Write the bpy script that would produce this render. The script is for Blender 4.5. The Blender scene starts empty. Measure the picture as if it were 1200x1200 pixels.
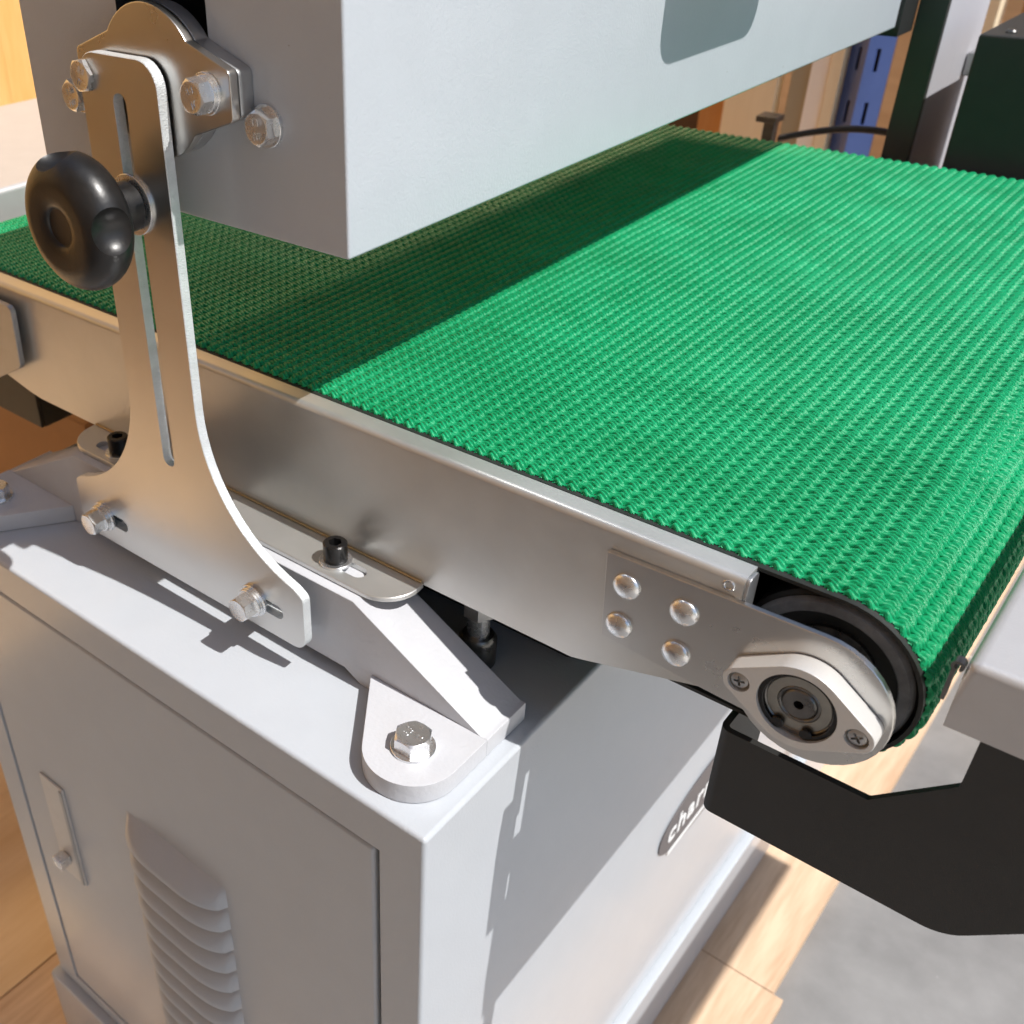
import bpy, bmesh, math, random
import numpy as np
from mathutils import Matrix, Vector, Euler

random.seed(7)
S = 0.001                      # everything below is written in millimetres
SC = bpy.context.scene
COL = SC.collection
R = math.radians

# ------------------------------------------------------------------ camera
cam_d = bpy.data.cameras.new('camera')
cam = bpy.data.objects.new('camera', cam_d)
COL.objects.link(cam)
MR = ((0.75272751, 0.65791138, -0.02353525),
      (0.35392467, -0.43455771, -0.82818894),
      (-0.55510235, 0.6150709, -0.55995461))      # right, down, forward
rot = Matrix(((MR[0][0], -MR[1][0], -MR[2][0]),
              (MR[0][1], -MR[1][1], -MR[2][1]),
              (MR[0][2], -MR[1][2], -MR[2][2])))
cam.matrix_world = Matrix.Translation(Vector((189.353, -255.012, 389.387)) * S) @ rot.to_4x4()
cam_d.sensor_width = 36.0
cam_d.lens = 36.0 * 1236.01 / 1200
cam_d.shift_x = (600 - 409.4) / 1200
cam_d.shift_y = (614.5 - 600) / 1200
cam_d.clip_start = 0.01
cam_d.clip_end = 200
cam_d.dof.use_dof = True
cam_d.dof.focus_distance = 0.50
cam_d.dof.aperture_fstop = 15.0
SC.camera = cam

# ------------------------------------------------------------------ light
SUN = Vector((0.64, 0.085, 1.0)).normalized()
w = bpy.data.worlds.new('World')
SC.world = w
w.use_nodes = True
wn = w.node_tree
sky = wn.nodes.new('ShaderNodeTexSky')
sky.sky_type = 'NISHITA'
sky.sun_disc = False
sky.sun_elevation = math.asin(SUN.z)
sky.sun_rotation = math.atan2(SUN.x, SUN.y)
wn.links.new(sky.outputs[0], wn.nodes['Background'].inputs[0])
wn.nodes['Background'].inputs[1].default_value = 0.10
sun_d = bpy.data.lights.new('sun', 'SUN')
sun_d.energy = 4.4
sun_d.angle = R(0.5)
sun_d.color = (1.0, 0.965, 0.92)
sun = bpy.data.objects.new('sun', sun_d)
sun.rotation_euler = SUN.to_track_quat('Z', 'Y').to_euler()
sun.location = (1.2, 0.4, 2.4)
COL.objects.link(sun)
SC.view_settings.view_transform = 'Standard'
SC.view_settings.look = 'None'
SC.view_settings.exposure = 0.30
SC.view_settings.gamma = 1
SC.render.engine = 'CYCLES'
SC.cycles.use_denoising = True
SC.cycles.max_bounces = 10
SC.cycles.diffuse_bounces = 5
SC.cycles.glossy_bounces = 5

# ------------------------------------------------------------------ materials
MATS = {}
def mat(name, col, rough=0.5, metal=0.0, var=0.0, vscale=8.0, bump=0.0, bscale=300.0, rvar=0.0,
        stretch=(1, 1, 1), spec=0.5, speck=None, aniso=0.0, coat=0.0):
    m = bpy.data.materials.new(name)
    m.use_nodes = True
    nt = m.node_tree
    b = nt.nodes['Principled BSDF']
    b.inputs['Base Color'].default_value = (*col, 1)
    b.inputs['Roughness'].default_value = rough
    b.inputs['Metallic'].default_value = metal
    b.inputs['Specular IOR Level'].default_value = spec
    b.inputs['Coat Weight'].default_value = coat
    b.inputs['Coat Roughness'].default_value = 0.12
    geo = nt.nodes.new('ShaderNodeNewGeometry')
    mp = nt.nodes.new('ShaderNodeMapping')
    mp.inputs['Scale'].default_value = stretch
    nt.links.new(geo.outputs['Position'], mp.inputs['Vector'])
    last = None
    if var > 0 or rvar > 0:
        n = nt.nodes.new('ShaderNodeTexNoise')
        n.inputs['Scale'].default_value = vscale
        n.inputs['Detail'].default_value = 6
        n.inputs['Roughness'].default_value = 0.62
        nt.links.new(mp.outputs[0], n.inputs['Vector'])
        if var > 0:
            r = nt.nodes.new('ShaderNodeMapRange')
            r.inputs['From Min'].default_value = 0.3
            r.inputs['From Max'].default_value = 0.7
            r.inputs['To Min'].default_value = 1 - var
            r.inputs['To Max'].default_value = 1 + var
            nt.links.new(n.outputs['Fac'], r.inputs['Value'])
            mx = nt.nodes.new('ShaderNodeVectorMath')
            mx.operation = 'SCALE'
            mx.inputs[0].default_value = col
            nt.links.new(r.outputs[0], mx.inputs['Scale'])
            nt.links.new(mx.outputs[0], b.inputs['Base Color'])
            last = mx.outputs[0]
        if rvar > 0:
            r2 = nt.nodes.new('ShaderNodeMapRange')
            r2.inputs['From Min'].default_value = 0.3
            r2.inputs['From Max'].default_value = 0.7
            r2.inputs['To Min'].default_value = max(0.03, rough - rvar)
            r2.inputs['To Max'].default_value = rough + rvar
            nt.links.new(n.outputs['Fac'], r2.inputs['Value'])
            nt.links.new(r2.outputs[0], b.inputs['Roughness'])
    if speck:                                   # small marks: (colour, scale, threshold)
        n3 = nt.nodes.new('ShaderNodeTexNoise')
        n3.inputs['Scale'].default_value = speck[1]
        n3.inputs['Detail'].default_value = 3
        nt.links.new(mp.outputs[0], n3.inputs['Vector'])
        cr = nt.nodes.new('ShaderNodeMapRange')
        cr.inputs['From Min'].default_value = speck[2]
        cr.inputs['From Max'].default_value = speck[2] + 0.04
        nt.links.new(n3.outputs['Fac'], cr.inputs['Value'])
        mm = nt.nodes.new('ShaderNodeMix')
        mm.data_type = 'RGBA'
        mm.inputs['A'].default_value = (*col, 1)
        mm.inputs['B'].default_value = (*speck[0], 1)
        nt.links.new(cr.outputs[0], mm.inputs['Factor'])
        if last:
            nt.links.new(last, mm.inputs['A'])
        nt.links.new(mm.outputs['Result'], b.inputs['Base Color'])
    if bump > 0:
        n2 = nt.nodes.new('ShaderNodeTexNoise')
        n2.inputs['Scale'].default_value = bscale
        n2.inputs['Detail'].default_value = 2
        nt.links.new(mp.outputs[0], n2.inputs['Vector'])
        bp = nt.nodes.new('ShaderNodeBump')
        bp.inputs['Strength'].default_value = bump
        bp.inputs['Distance'].default_value = 0.001
        nt.links.new(n2.outputs['Fac'], bp.inputs['Height'])
        nt.links.new(bp.outputs[0], b.inputs['Normal'])
    MATS[name] = m
    return m

def wood(name, c1, c2, axis='Z', scale=6.0, rough=0.55, knots=0.5):
    m = bpy.data.materials.new(name)
    m.use_nodes = True
    nt = m.node_tree
    b = nt.nodes['Principled BSDF']
    b.inputs['Roughness'].default_value = rough
    b.inputs['Specular IOR Level'].default_value = 0.3
    geo = nt.nodes.new('ShaderNodeNewGeometry')
    mp = nt.nodes.new('ShaderNodeMapping')
    st = {'X': (0.12, 1, 1), 'Y': (1, 0.12, 1), 'Z': (1, 1, 0.12)}[axis]
    mp.inputs['Scale'].default_value = st
    nt.links.new(geo.outputs['Position'], mp.inputs['Vector'])
    n = nt.nodes.new('ShaderNodeTexNoise')
    n.inputs['Scale'].default_value = scale
    n.inputs['Detail'].default_value = 9
    n.inputs['Roughness'].default_value = 0.65
    n.inputs['Distortion'].default_value = knots
    nt.links.new(mp.outputs[0], n.inputs['Vector'])
    n2 = nt.nodes.new('ShaderNodeTexNoise')
    n2.inputs['Scale'].default_value = scale * 14
    n2.inputs['Detail'].default_value = 4
    nt.links.new(mp.outputs[0], n2.inputs['Vector'])
    ad = nt.nodes.new('ShaderNodeMath')
    ad.operation = 'MULTIPLY_ADD'
    ad.inputs[1].default_value = 0.35
    nt.links.new(n2.outputs['Fac'], ad.inputs[0])
    nt.links.new(n.outputs['Fac'], ad.inputs[2])
    cr = nt.nodes.new('ShaderNodeValToRGB')
    cr.color_ramp.elements[0].position = 0.5
    cr.color_ramp.elements[1].position = 0.85
    cr.color_ramp.elements[0].color = (*c1, 1)
    cr.color_ramp.elements[1].color = (*c2, 1)
    nt.links.new(ad.outputs[0], cr.inputs['Fac'])
    nt.links.new(cr.outputs['Color'], b.inputs['Base Color'])
    MATS[name] = m
    return m

paint = mat('paint_light_grey', (0.47, 0.50, 0.54), 0.28, var=0.02, vscale=30, bump=0.13, bscale=620, coat=0.25,
            speck=((0.22, 0.19, 0.16), 190, 0.775))
cast_paint = mat('paint_on_casting', (0.52, 0.53, 0.56), 0.42, var=0.03, vscale=60, bump=0.22, bscale=420)
zinc = mat('zinc_plated_steel', (0.62, 0.61, 0.59), 0.30, 1.0, var=0.035, vscale=9, rvar=0.05, bump=0.02, bscale=900)
zinc_cut = mat('laser_cut_zinc_edge', (0.68, 0.71, 0.72), 0.42, 0.35, var=0.10, vscale=40, bump=0.5, bscale=700, stretch=(1, 1, 2.5))
galv = mat('galvanised_sheet', (0.62, 0.62, 0.60), 0.36, 0.72, var=0.08, vscale=11, rvar=0.08, bump=0.04, bscale=120,
           speck=((0.30, 0.29, 0.26), 95, 0.77))
galv_dull = mat('dull_galvanised_sheet', (0.45, 0.455, 0.46), 0.45, 0.9, var=0.12, vscale=40, rvar=0.08, bump=0.08, bscale=260)
bright = mat('bright_zinc_bolt', (0.76, 0.77, 0.78), 0.27, 0.92, var=0.06, vscale=120, rvar=0.05, bump=0.05, bscale=900)
alu = mat('machined_aluminium', (0.66, 0.65, 0.63), 0.40, 0.35, var=0.03, vscale=90, bump=0.08, bscale=1500)
satin = mat('satin_grey_table', (0.52, 0.52, 0.53), 0.40, 0.35, var=0.03, vscale=60, bump=0.10, bscale=1100)
black_pl = mat('black_plastic', (0.011, 0.0105, 0.0105), 0.36, var=0.2, vscale=120, rvar=0.06, bump=0.05, bscale=500)
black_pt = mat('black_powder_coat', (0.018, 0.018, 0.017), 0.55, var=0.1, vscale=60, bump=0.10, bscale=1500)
black_ox = mat('black_oxide_screw', (0.035, 0.034, 0.034), 0.25, 0.7, bump=0.1, bscale=900)
rubber = mat('black_rubber', (0.135, 0.140, 0.148), 0.55, var=0.35, vscale=90, bump=0.25, bscale=300, speck=((0.12, 0.12, 0.12), 260, 0.70))
belt_edge = mat('belt_backing', (0.018, 0.019, 0.017), 0.55, var=0.25, vscale=90)
dark_steel = mat('dark_bearing_steel', (0.16, 0.155, 0.15), 0.32, 0.95, var=0.2, vscale=200, rvar=0.08)
shield = mat('bearing_shield', (0.34, 0.33, 0.30), 0.36, 0.95, var=0.1, vscale=150)
dark_paint = mat('dark_grey_paint', (0.045, 0.047, 0.045), 0.45, var=0.05)
lilac = mat('column_panel_paint', (0.50, 0.50, 0.54), 0.45, var=0.03)
badge_m = mat('badge_grey', (0.11, 0.10, 0.105), 0.4, var=0.03)
white_m = mat('white_print', (0.80, 0.80, 0.80), 0.5)
blue = mat('blue_enamel', (0.060, 0.105, 0.30), 0.4, var=0.12, vscale=12)
cream = wood('cream_board_wood', (0.74, 0.62, 0.43), (0.84, 0.73, 0.54), 'Z', 5)
pale = mat('white_board_face', (0.86, 0.83, 0.80), 0.6, var=0.04, vscale=9)
orange_w = wood('orange_wood', (0.45, 0.22, 0.08), (0.62, 0.36, 0.15), 'Z', 7)
olive = mat('olive_grey_board', (0.34, 0.30, 0.22), 0.6, var=0.06)
brown = mat('dark_brown_board', (0.07, 0.035, 0.015), 0.6, var=0.2)
card = mat('brown_cardboard', (0.33, 0.17, 0.07), 0.75, var=0.06, vscale=14)
pine = wood('yellow_pine', (0.66, 0.38, 0.12), (0.80, 0.52, 0.22), 'Z', 9)
ply = wood('plywood_floor_sheet', (0.44, 0.28, 0.17), (0.68, 0.50, 0.35), 'Y', 11, 0.6, 1.6)
floor_pine = wood('pine_floor', (0.66, 0.47, 0.28), (0.80, 0.62, 0.42), 'Y', 8, 0.5, 1.8)
wallwood = wood('wall_boarding', (0.36, 0.28, 0.20), (0.50, 0.41, 0.31), 'X', 4)
concrete = mat('grey_painted_concrete', (0.215, 0.212, 0.21), 0.55, var=0.24, vscale=7, bump=0.3, bscale=60, speck=((0.5, 0.49, 0.47), 30, 0.70))
bounce_m = mat('pale_bounce_ground', (0.58, 0.55, 0.50), 0.8, var=0.06)
ceil_m = mat('ceiling_board', (0.60, 0.52, 0.42), 0.8, var=0.05)

# green woven belt cover: colour by yarn, with slightly paler crowns
def green_mat():
    m = bpy.data.materials.new('green_woven_pvc')
    m.use_nodes = True
    nt = m.node_tree
    N, Lk = nt.nodes, nt.links
    b = N['Principled BSDF']
    b.inputs['Roughness'].default_value = 0.42
    b.inputs['Specular IOR Level'].default_value = 0.32
    geo = N.new('ShaderNodeNewGeometry')
    n = N.new('ShaderNodeTexNoise')
    n.inputs['Scale'].default_value = 25
    n.inputs['Detail'].default_value = 6
    Lk.new(geo.outputs['Position'], n.inputs['Vector'])
    cr = N.new('ShaderNodeValToRGB')
    cr.color_ramp.elements[0].position = 0.35
    cr.color_ramp.elements[1].position = 0.7
    cr.color_ramp.elements[0].color = (0.003, 0.280, 0.104, 1)
    cr.color_ramp.elements[1].color = (0.008, 0.350, 0.142, 1)
    Lk.new(n.outputs['Fac'], cr.inputs['Fac'])
    Lk.new(cr.outputs['Color'], b.inputs['Base Color'])
    # yarn relief: zigzag strands in belt coordinates (u along the belt, v across it, in pitches)
    uv = N.new('ShaderNodeUVMap'); uv.uv_map = 'weave'
    sp = N.new('ShaderNodeSeparateXYZ')
    Lk.new(uv.outputs[0], sp.inputs[0])
    def M(op, a, c=None, d=None):
        k = N.new('ShaderNodeMath'); k.operation = op
        for i, x in enumerate((a, c, d)):
            if x is None: continue
            if isinstance(x, (int, float)): k.inputs[i].default_value = x
            else: Lk.new(x, k.inputs[i])
        return k.outputs[0]
    tri = M('ABSOLUTE', M('SUBTRACT', M('MULTIPLY', M('FRACT', sp.outputs[0]), 2.0), 1.0))
    ph = M('SUBTRACT', M('SUBTRACT', M('MULTIPLY', sp.outputs[1], 3.0), M('MULTIPLY', M('SINE', M('MULTIPLY', sp.outputs[0], 2 * math.pi)), 0.3)), 0.5)
    s1 = M('ABSOLUTE', M('SINE', M('MULTIPLY', ph, math.pi)))
    s1 = M('POWER', s1, 0.6)
    fine = M('ABSOLUTE', M('SINE', M('MULTIPLY', M('ADD', M('MULTIPLY', ph, 4.0), M('MULTIPLY', tri, 0.7)), math.pi)))
    hh = M('ADD', s1, M('MULTIPLY', fine, 0.10))
    bp = N.new('ShaderNodeBump')
    bp.inputs['Strength'].default_value = 1.0
    bp.inputs['Distance'].default_value = 0.00075
    Lk.new(hh, bp.inputs['Height'])
    Lk.new(bp.outputs[0], b.inputs['Normal'])
    MATS['green'] = m
    return m
green = green_mat()

# ------------------------------------------------------------------ mesh helpers
WL = {}                        # world position (mm) of every object's origin
def register(o, loc, parent):
    WL[o.name] = Vector(loc)
    p = WL[parent.name] if parent else Vector((0, 0, 0))
    o.location = (Vector(loc) - p) * S
    if parent:
        o.parent = parent
    COL.objects.link(o)

def thing(name, label, cat, loc, group=None):
    o = bpy.data.objects.new(name, None)
    o.empty_display_size = 0.02
    register(o, loc, None)
    o['label'] = label
    o['category'] = cat
    if group:
        o['group'] = group
    return o

def tag(o, label=None, cat=None, group=None, kind=None):
    if label: o['label'] = label
    if cat: o['category'] = cat
    if group: o['group'] = group
    if kind: o['kind'] = kind
    return o

def finish(me, material, angle=35):
    for mt in (material if isinstance(material, (list, tuple)) else [material]):
        me.materials.append(mt)
    me.polygons.foreach_set('use_smooth', [True] * len(me.polygons))
    try:
        me.set_sharp_from_angle(angle=R(angle))
    except Exception:
        pass

def obj(name, bm, material, parent=None, angle=35):
    """bm in world millimetres -> one mesh object whose origin is the middle of its base"""
    cs = [v.co for v in bm.verts]
    lo = Vector([min(c[i] for c in cs) for i in range(3)])
    hi = Vector([max(c[i] for c in cs) for i in range(3)])
    loc = Vector(((lo.x + hi.x) / 2, (lo.y + hi.y) / 2, lo.z))
    bmesh.ops.transform(bm, matrix=Matrix.Scale(S, 4) @ Matrix.Translation(-loc), verts=bm.verts)
    me = bpy.data.meshes.new(name)
    bm.to_mesh(me)
    bm.free()
    finish(me, material, angle)
    o = bpy.data.objects.new(name, me)
    if len(me.polygons) < 60000:
        wnm = o.modifiers.new('weighted_normals', 'WEIGHTED_NORMAL')
        wnm.keep_sharp = True
        wnm.weight = 80
    register(o, loc, parent)
    return o

def local_mesh(name, bm, material, angle=35):
    bmesh.ops.transform(bm, matrix=Matrix.Scale(S, 4), verts=bm.verts)
    me = bpy.data.meshes.new(name)
    bm.to_mesh(me)
    bm.free()
    finish(me, material, angle)
    return me

def place(name, me, loc, parent=None, rot=None):
    o = bpy.data.objects.new(name, me)
    register(o, loc, parent)
    if rot is not None:
        pr = parent.matrix_basis.to_quaternion() if parent else None
        o.rotation_euler = rot
    return o

def add_poly_prism(bm, pts, axis, a, b, mi=None):
    def P(u, v, t):
        return {'x': (t, u, v), 'y': (u, t, v), 'z': (u, v, t)}[axis]
    va = [bm.verts.new(P(u, v, a)) for u, v in pts]
    vb = [bm.verts.new(P(u, v, b)) for u, v in pts]
    n = len(pts)
    fs = [bm.faces.new(va), bm.faces.new(vb[::-1])]
    for i in range(n):
        f = bm.faces.new((va[(i + 1) % n], va[i], vb[i], vb[(i + 1) % n]))
        if mi is not None:
            f.material_index = mi
        fs.append(f)
    return fs

def prism(pts, axis, a, b, bevel=0.0, seg=2, mi=None):
    bm = bmesh.new()
    add_poly_prism(bm, pts, axis, a, b, mi)
    bmesh.ops.recalc_face_normals(bm, faces=bm.faces)
    if bevel > 0:
        es = [e for e in bm.edges if len(e.link_faces) == 2 and e.calc_face_angle(0) > R(30)]
        bmesh.ops.bevel(bm, geom=es, offset=bevel, segments=seg, profile=0.5, affect='EDGES', clamp_overlap=True)
    return bm

def box(x0, x1, y0, y1, z0, z1, bevel=0.0, seg=2):
    return prism([(x0, y0), (x1, y0), (x1, y1), (x0, y1)], 'z', z0, z1, bevel, seg)

def fillet(pts, n=6):
    """pts: (u, v, r) -> polygon with rounded corners"""
    out = []
    m = len(pts)
    for i in range(m):
        p = Vector(pts[i][:2]); r = pts[i][2] if len(pts[i]) > 2 else 0
        if r <= 0:
            out.append((p.x, p.y)); continue
        a = Vector(pts[i - 1][:2]) - p
        c = Vector(pts[(i + 1) % m][:2]) - p
        a.normalize(); c.normalize()
        ang = a.angle(c)
        t = r / math.tan(ang / 2)
        bis = (a + c).normalized()
        cen = p + bis * (r / math.sin(ang / 2))
        s0 = (p + a * t) - cen
        s1 = (p + c * t) - cen
        a0 = math.atan2(s0.y, s0.x); a1 = math.atan2(s1.y, s1.x)
        d = a1 - a0
        while d > math.pi: d -= 2 * math.pi
        while d < -math.pi: d += 2 * math.pi
        for k in range(n + 1):
            q = a0 + d * k / n
            out.append((cen.x + r * math.cos(q), cen.y + r * math.sin(q)))
    return out

def hull(circles, n=48):
    pts = []
    for cx, cy, r in circles:
        for k in range(n):
            q = 2 * math.pi * k / n
            pts.append((cx + r * math.cos(q), cy + r * math.sin(q)))
    pts = sorted(set(pts))
    def half(ps):
        h = []
        for p in ps:
            while len(h) >= 2 and (h[-1][0] - h[-2][0]) * (p[1] - h[-2][1]) - (h[-1][1] - h[-2][1]) * (p[0] - h[-2][0]) <= 0:
                h.pop()
            h.append(p)
        return h
    a = half(pts); b = half(pts[::-1])
    return a[:-1] + b[:-1]

def circle(cx, cy, r, n=32):
    return [(cx + r * math.cos(2 * math.pi * k / n), cy + r * math.sin(2 * math.pi * k / n)) for k in range(n)]

def slot(cx, cy, length, width, horiz=True, n=10):
    r = width / 2
    h = length / 2 - r
    pts = []
    for k in range(n + 1):
        q = -math.pi / 2 + math.pi * k / n
        pts.append((h + r * math.cos(q), r * math.sin(q)))
    for k in range(n + 1):
        q = math.pi / 2 + math.pi * k / n
        pts.append((-h + r * math.cos(q), r * math.sin(q)))
    return [(cx + u, cy + v) if horiz else (cx + v, cy + u) for u, v in pts]

def boolean(bm, cutters):
    """bm minus every cutter (all in mm)"""
    me = bpy.data.meshes.new('tmp_a'); bm.to_mesh(me); bm.free()
    oa = bpy.data.objects.new('tmp_a', me); COL.objects.link(oa)
    tmp = [oa]
    for i, c in enumerate(cutters):
        bmesh.ops.recalc_face_normals(c, faces=c.faces)
        mc = bpy.data.meshes.new('tmp_c'); c.to_mesh(mc); c.free()
        oc = bpy.data.objects.new('tmp_c', mc); COL.objects.link(oc); tmp.append(oc)
        md = oa.modifiers.new('b%d' % i, 'BOOLEAN')
        md.operation = 'DIFFERENCE'; md.solver = 'EXACT'; md.object = oc
    dg = bpy.context.evaluated_depsgraph_get()
    dg.update()
    res = bpy.data.meshes.new_from_object(oa.evaluated_get(dg))
    out = bmesh.new(); out.from_mesh(res)
    for o in tmp:
        m2 = o.data
        bpy.data.objects.remove(o); bpy.data.meshes.remove(m2)
    bpy.data.meshes.remove(res)
    return out

def lathe(profile, n=48, cap=True):
    """profile of (r, z), around local Z"""
    bm = bmesh.new()
    rings = []
    for r, z in profile:
        if r <= 1e-6:
            rings.append([bm.verts.new((0, 0, z))])
        else:
            rings.append([bm.verts.new((r * math.cos(2 * math.pi * k / n), r * math.sin(2 * math.pi * k / n), z)) for k in range(n)])
    for a, b in zip(rings[:-1], rings[1:]):
        for k in range(n):
            k2 = (k + 1) % n
            if len(a) == 1 and len(b) == 1: continue
            if len(a) == 1: bm.faces.new((a[0], b[k], b[k2]))
            elif len(b) == 1: bm.faces.new((a[k2], a[k], b[0]))
            else: bm.faces.new((a[k], a[k2], b[k2], b[k]))
    if cap:
        if len(rings[0]) > 1: bm.faces.new(rings[0][::-1])
        if len(rings[-1]) > 1: bm.faces.new(rings[-1])
    bmesh.ops.recalc_face_normals(bm, faces=bm.faces)
    return bm

def xf(bm, m):
    bmesh.ops.transform(bm, matrix=m, verts=bm.verts)
    return bm

def merge(*bms):
    out = bmesh.new()
    for b in bms:
        me = bpy.data.meshes.new('t'); b.to_mesh(me); b.free()
        out.from_mesh(me); bpy.data.meshes.remove(me)
    return out

FACE_Y = Matrix.Rotation(R(90), 4, 'X')        # local +Z -> world -Y, local +Y -> world +Z
def at(x, y, z, base=None):
    m = Matrix.Translation((x, y, z))
    return m @ base if base is not None else m

def text_bm(s, size, extrude=0.3, offset=0.0, shear=0.0, spacing=1.0):
    cu = bpy.data.curves.new('t', 'FONT')
    cu.body = s; cu.size = size; cu.extrude = extrude; cu.offset = offset; cu.shear = shear
    cu.align_x = 'CENTER'; cu.align_y = 'CENTER'; cu.resolution_u = 4; cu.space_character = spacing
    o = bpy.data.objects.new('t', cu); COL.objects.link(o)
    dg = bpy.context.evaluated_depsgraph_get(); dg.update()
    me = bpy.data.meshes.new_from_object(o.evaluated_get(dg))
    bm = bmesh.new(); bm.from_mesh(me)
    bpy.data.objects.remove(o); bpy.data.curves.remove(cu); bpy.data.meshes.remove(me)
    return bm

# ---- fasteners, one mesh each, shared between copies (local +Z points out of the surface)
def hex_head_bm(af, h, n=72):
    bm = bmesh.new()
    ri = af / 2 * 0.95
    low, up, top, dish = [], [], [], []
    for k in range(n):
        q = 2 * math.pi * k / n
        a = (q + math.pi / 6) % (math.pi / 3) - math.pi / 6
        r = af / 2 / math.cos(a)
        c, s = math.cos(q), math.sin(q)
        zt = h - (r - ri) * 0.58
        low.append(bm.verts.new((r * c, r * s, 0)))
        up.append(bm.verts.new((r * c, r * s, zt)))
        top.append(bm.verts.new((ri * c, ri * s, h)))
        dish.append(bm.verts.new((ri * 0.86 * c, ri * 0.86 * s, h - 0.12)))
    for k in range(n):
        k2 = (k + 1) % n
        bm.faces.new((low[k], low[k2], up[k2], up[k]))
        bm.faces.new((up[k], up[k2], top[k2], top[k]))
        bm.faces.new((top[k], top[k2], dish[k2], dish[k]))
    bm.faces.new(dish)
    bm.faces.new(low[::-1])
    return bm

CACHE = {}
def cached(key, fn):
    if key not in CACHE:
        CACHE[key] = fn()
    return CACHE[key]

def ring_bm(ro, ri, h, n=48, ch=0.25):
    return lathe([(ri, 0), (ro, 0), (ro, h - ch), (ro - ch, h), (ri + ch, h), (ri, h - ch), (ri, 0)], n, cap=False)

def add_bolt(parent, loc, axis, af=13, h=6.5, washers=((8.2, 1.6),), mark='8.8', spin=0.0, mat_=None):
    """hex bolt as a part, washers and the raised head marking as sub-parts"""
    mat_ = mat_ or bright
    rot = (R(90), 0, 0) if axis == 'y' else (0, 0, 0)
    d = Vector((0, -1, 0)) if axis == 'y' else Vector((0, 0, 1))
    base = Vector(loc)
    tot = sum(x[1] for x in washers)
    me = cached(('hex', af, h), lambda: local_mesh('hex_bolt', merge(hex_head_bm(af, h), lathe([(af * 0.30, -tot - 2), (af * 0.30, 0.2)], 20)), mat_, 30))
    b = bpy.data.objects.new('hex_bolt', me)
    hb = base + d * tot
    register(b, hb, parent)
    b.rotation_mode = 'XYZ'
    q = Matrix.Rotation(R(90), 4, 'X') if axis == 'y' else Matrix.Identity(4)
    full = q @ Matrix.Rotation(R(spin), 4, 'Z')
    b.rotation_euler = full.to_euler()
    z = -tot
    for ro, hh in washers:
        wm = cached(('w', ro, hh, af), lambda: local_mesh('washer', ring_bm(ro, af * 0.31, hh), bright, 35))
        wo = bpy.data.objects.new('washer', wm)
        WL[wo.name] = hb
        wo.parent = b
        wo.location = (0, 0, z * S)
        COL.objects.link(wo)
        z += hh
    if mark:
        tm = cached(('mark', mark, af), lambda: local_mesh('head_marking', xf(merge(
            xf(text_bm(mark, af * 0.30, 0.14, 0.12), Matrix.Translation((0, af * 0.18, 0))),
            xf(text_bm('17' if af > 14 else 'JY', af * 0.26, 0.14, 0.12), Matrix.Translation((0, -af * 0.22, 0)))), Matrix.Translation((0, 0, h - 0.05))), mat_, 35))
        to = bpy.data.objects.new('head_marking', tm)
        to.parent = b
        COL.objects.link(to)
    return b

# ================================================================== SETTING
FLOOR = -628.0
o = obj('concrete_floor', box(-6000, 6000, -6000, 8000, FLOOR - 60, FLOOR - 18), concrete); tag(o, kind='structure')
o = obj('plywood_floor', box(-2200, 86, 490, 2300, FLOOR - 17.6, FLOOR, 1), ply); tag(o, kind='structure')
o = obj('plywood_floor', box(-520, 97, -90, 489.7, FLOOR - 17.6, FLOOR - 0.5, 1), ply); tag(o, kind='structure')
o = obj('wood_floor', box(-2200, -522, -90, 489.7, FLOOR - 17.6, FLOOR - 0.8, 1), floor_pine); tag(o, kind='structure')
o = obj('back_wall', box(-2300, 1500, 2300, 2340, FLOOR - 18, 1700), wallwood); tag(o, kind='structure'); BW = o
o = obj('front_wall', box(-2300, 1500, -1760, -1720, FLOOR - 18, 1700), wallwood); tag(o, kind='structure')
o = obj('left_wall', box(-2300, -2260, -1720, 2300, FLOOR - 18, 1700), pine); tag(o, kind='structure')
o = obj('sky_block_ceiling', box(-1250, 1500, -1760, -540, 1701, 1740), ceil_m); tag(o, kind='structure')  # unseen partial ceiling, sized to block sky light yet let the sun past

lampo = obj('wall_lamp', box(-1000, -720, 1880, 2300, 1180, 1290, 8), dark_paint)
lampo.parent = BW; lampo.location = (WL[lampo.name] - WL[BW.name]) * S
ld = bpy.data.lights.new('warm_lamp', 'AREA')
ld.size = 0.16; ld.energy = 13; ld.color = (1.0, 0.72, 0.40)
lo = bpy.data.objects.new('warm_lamp', ld); COL.objects.link(lo)
lo.location = Vector((-860, 1820, 1150)) * S
lo.rotation_euler = (Vector((-860, 1820, 1150)) - Vector((-300, 300, 100))).to_track_quat('Z', 'Y').to_euler()
o = obj('bounce_ground', box(700, 6000, -5000, 7000, FLOOR - 17.5, FLOOR - 8), bounce_m); tag(o, kind='structure')  # unseen pale ground added to bounce sunlight onto the right-hand faces

o = obj('wood_floor', box(-2250, -1000, -1700, -91, FLOOR - 17.6, FLOOR - 0.8, 1), floor_pine); tag(o, kind='structure')
# yellow pine boarding standing behind the left table
t = thing('wooden_panel', 'yellow pine panel standing far behind the left extension table', 'wood panel', (-1500, 700, FLOOR))
for i in range(11):
    y0 = -100 + i * 148
    obj('board', box(-1520 - (i % 3) * 2, -1500 + (i % 2) * 3, y0, y0 + 146.5, FLOOR, 1250, 1.5), pine, t)

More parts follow.
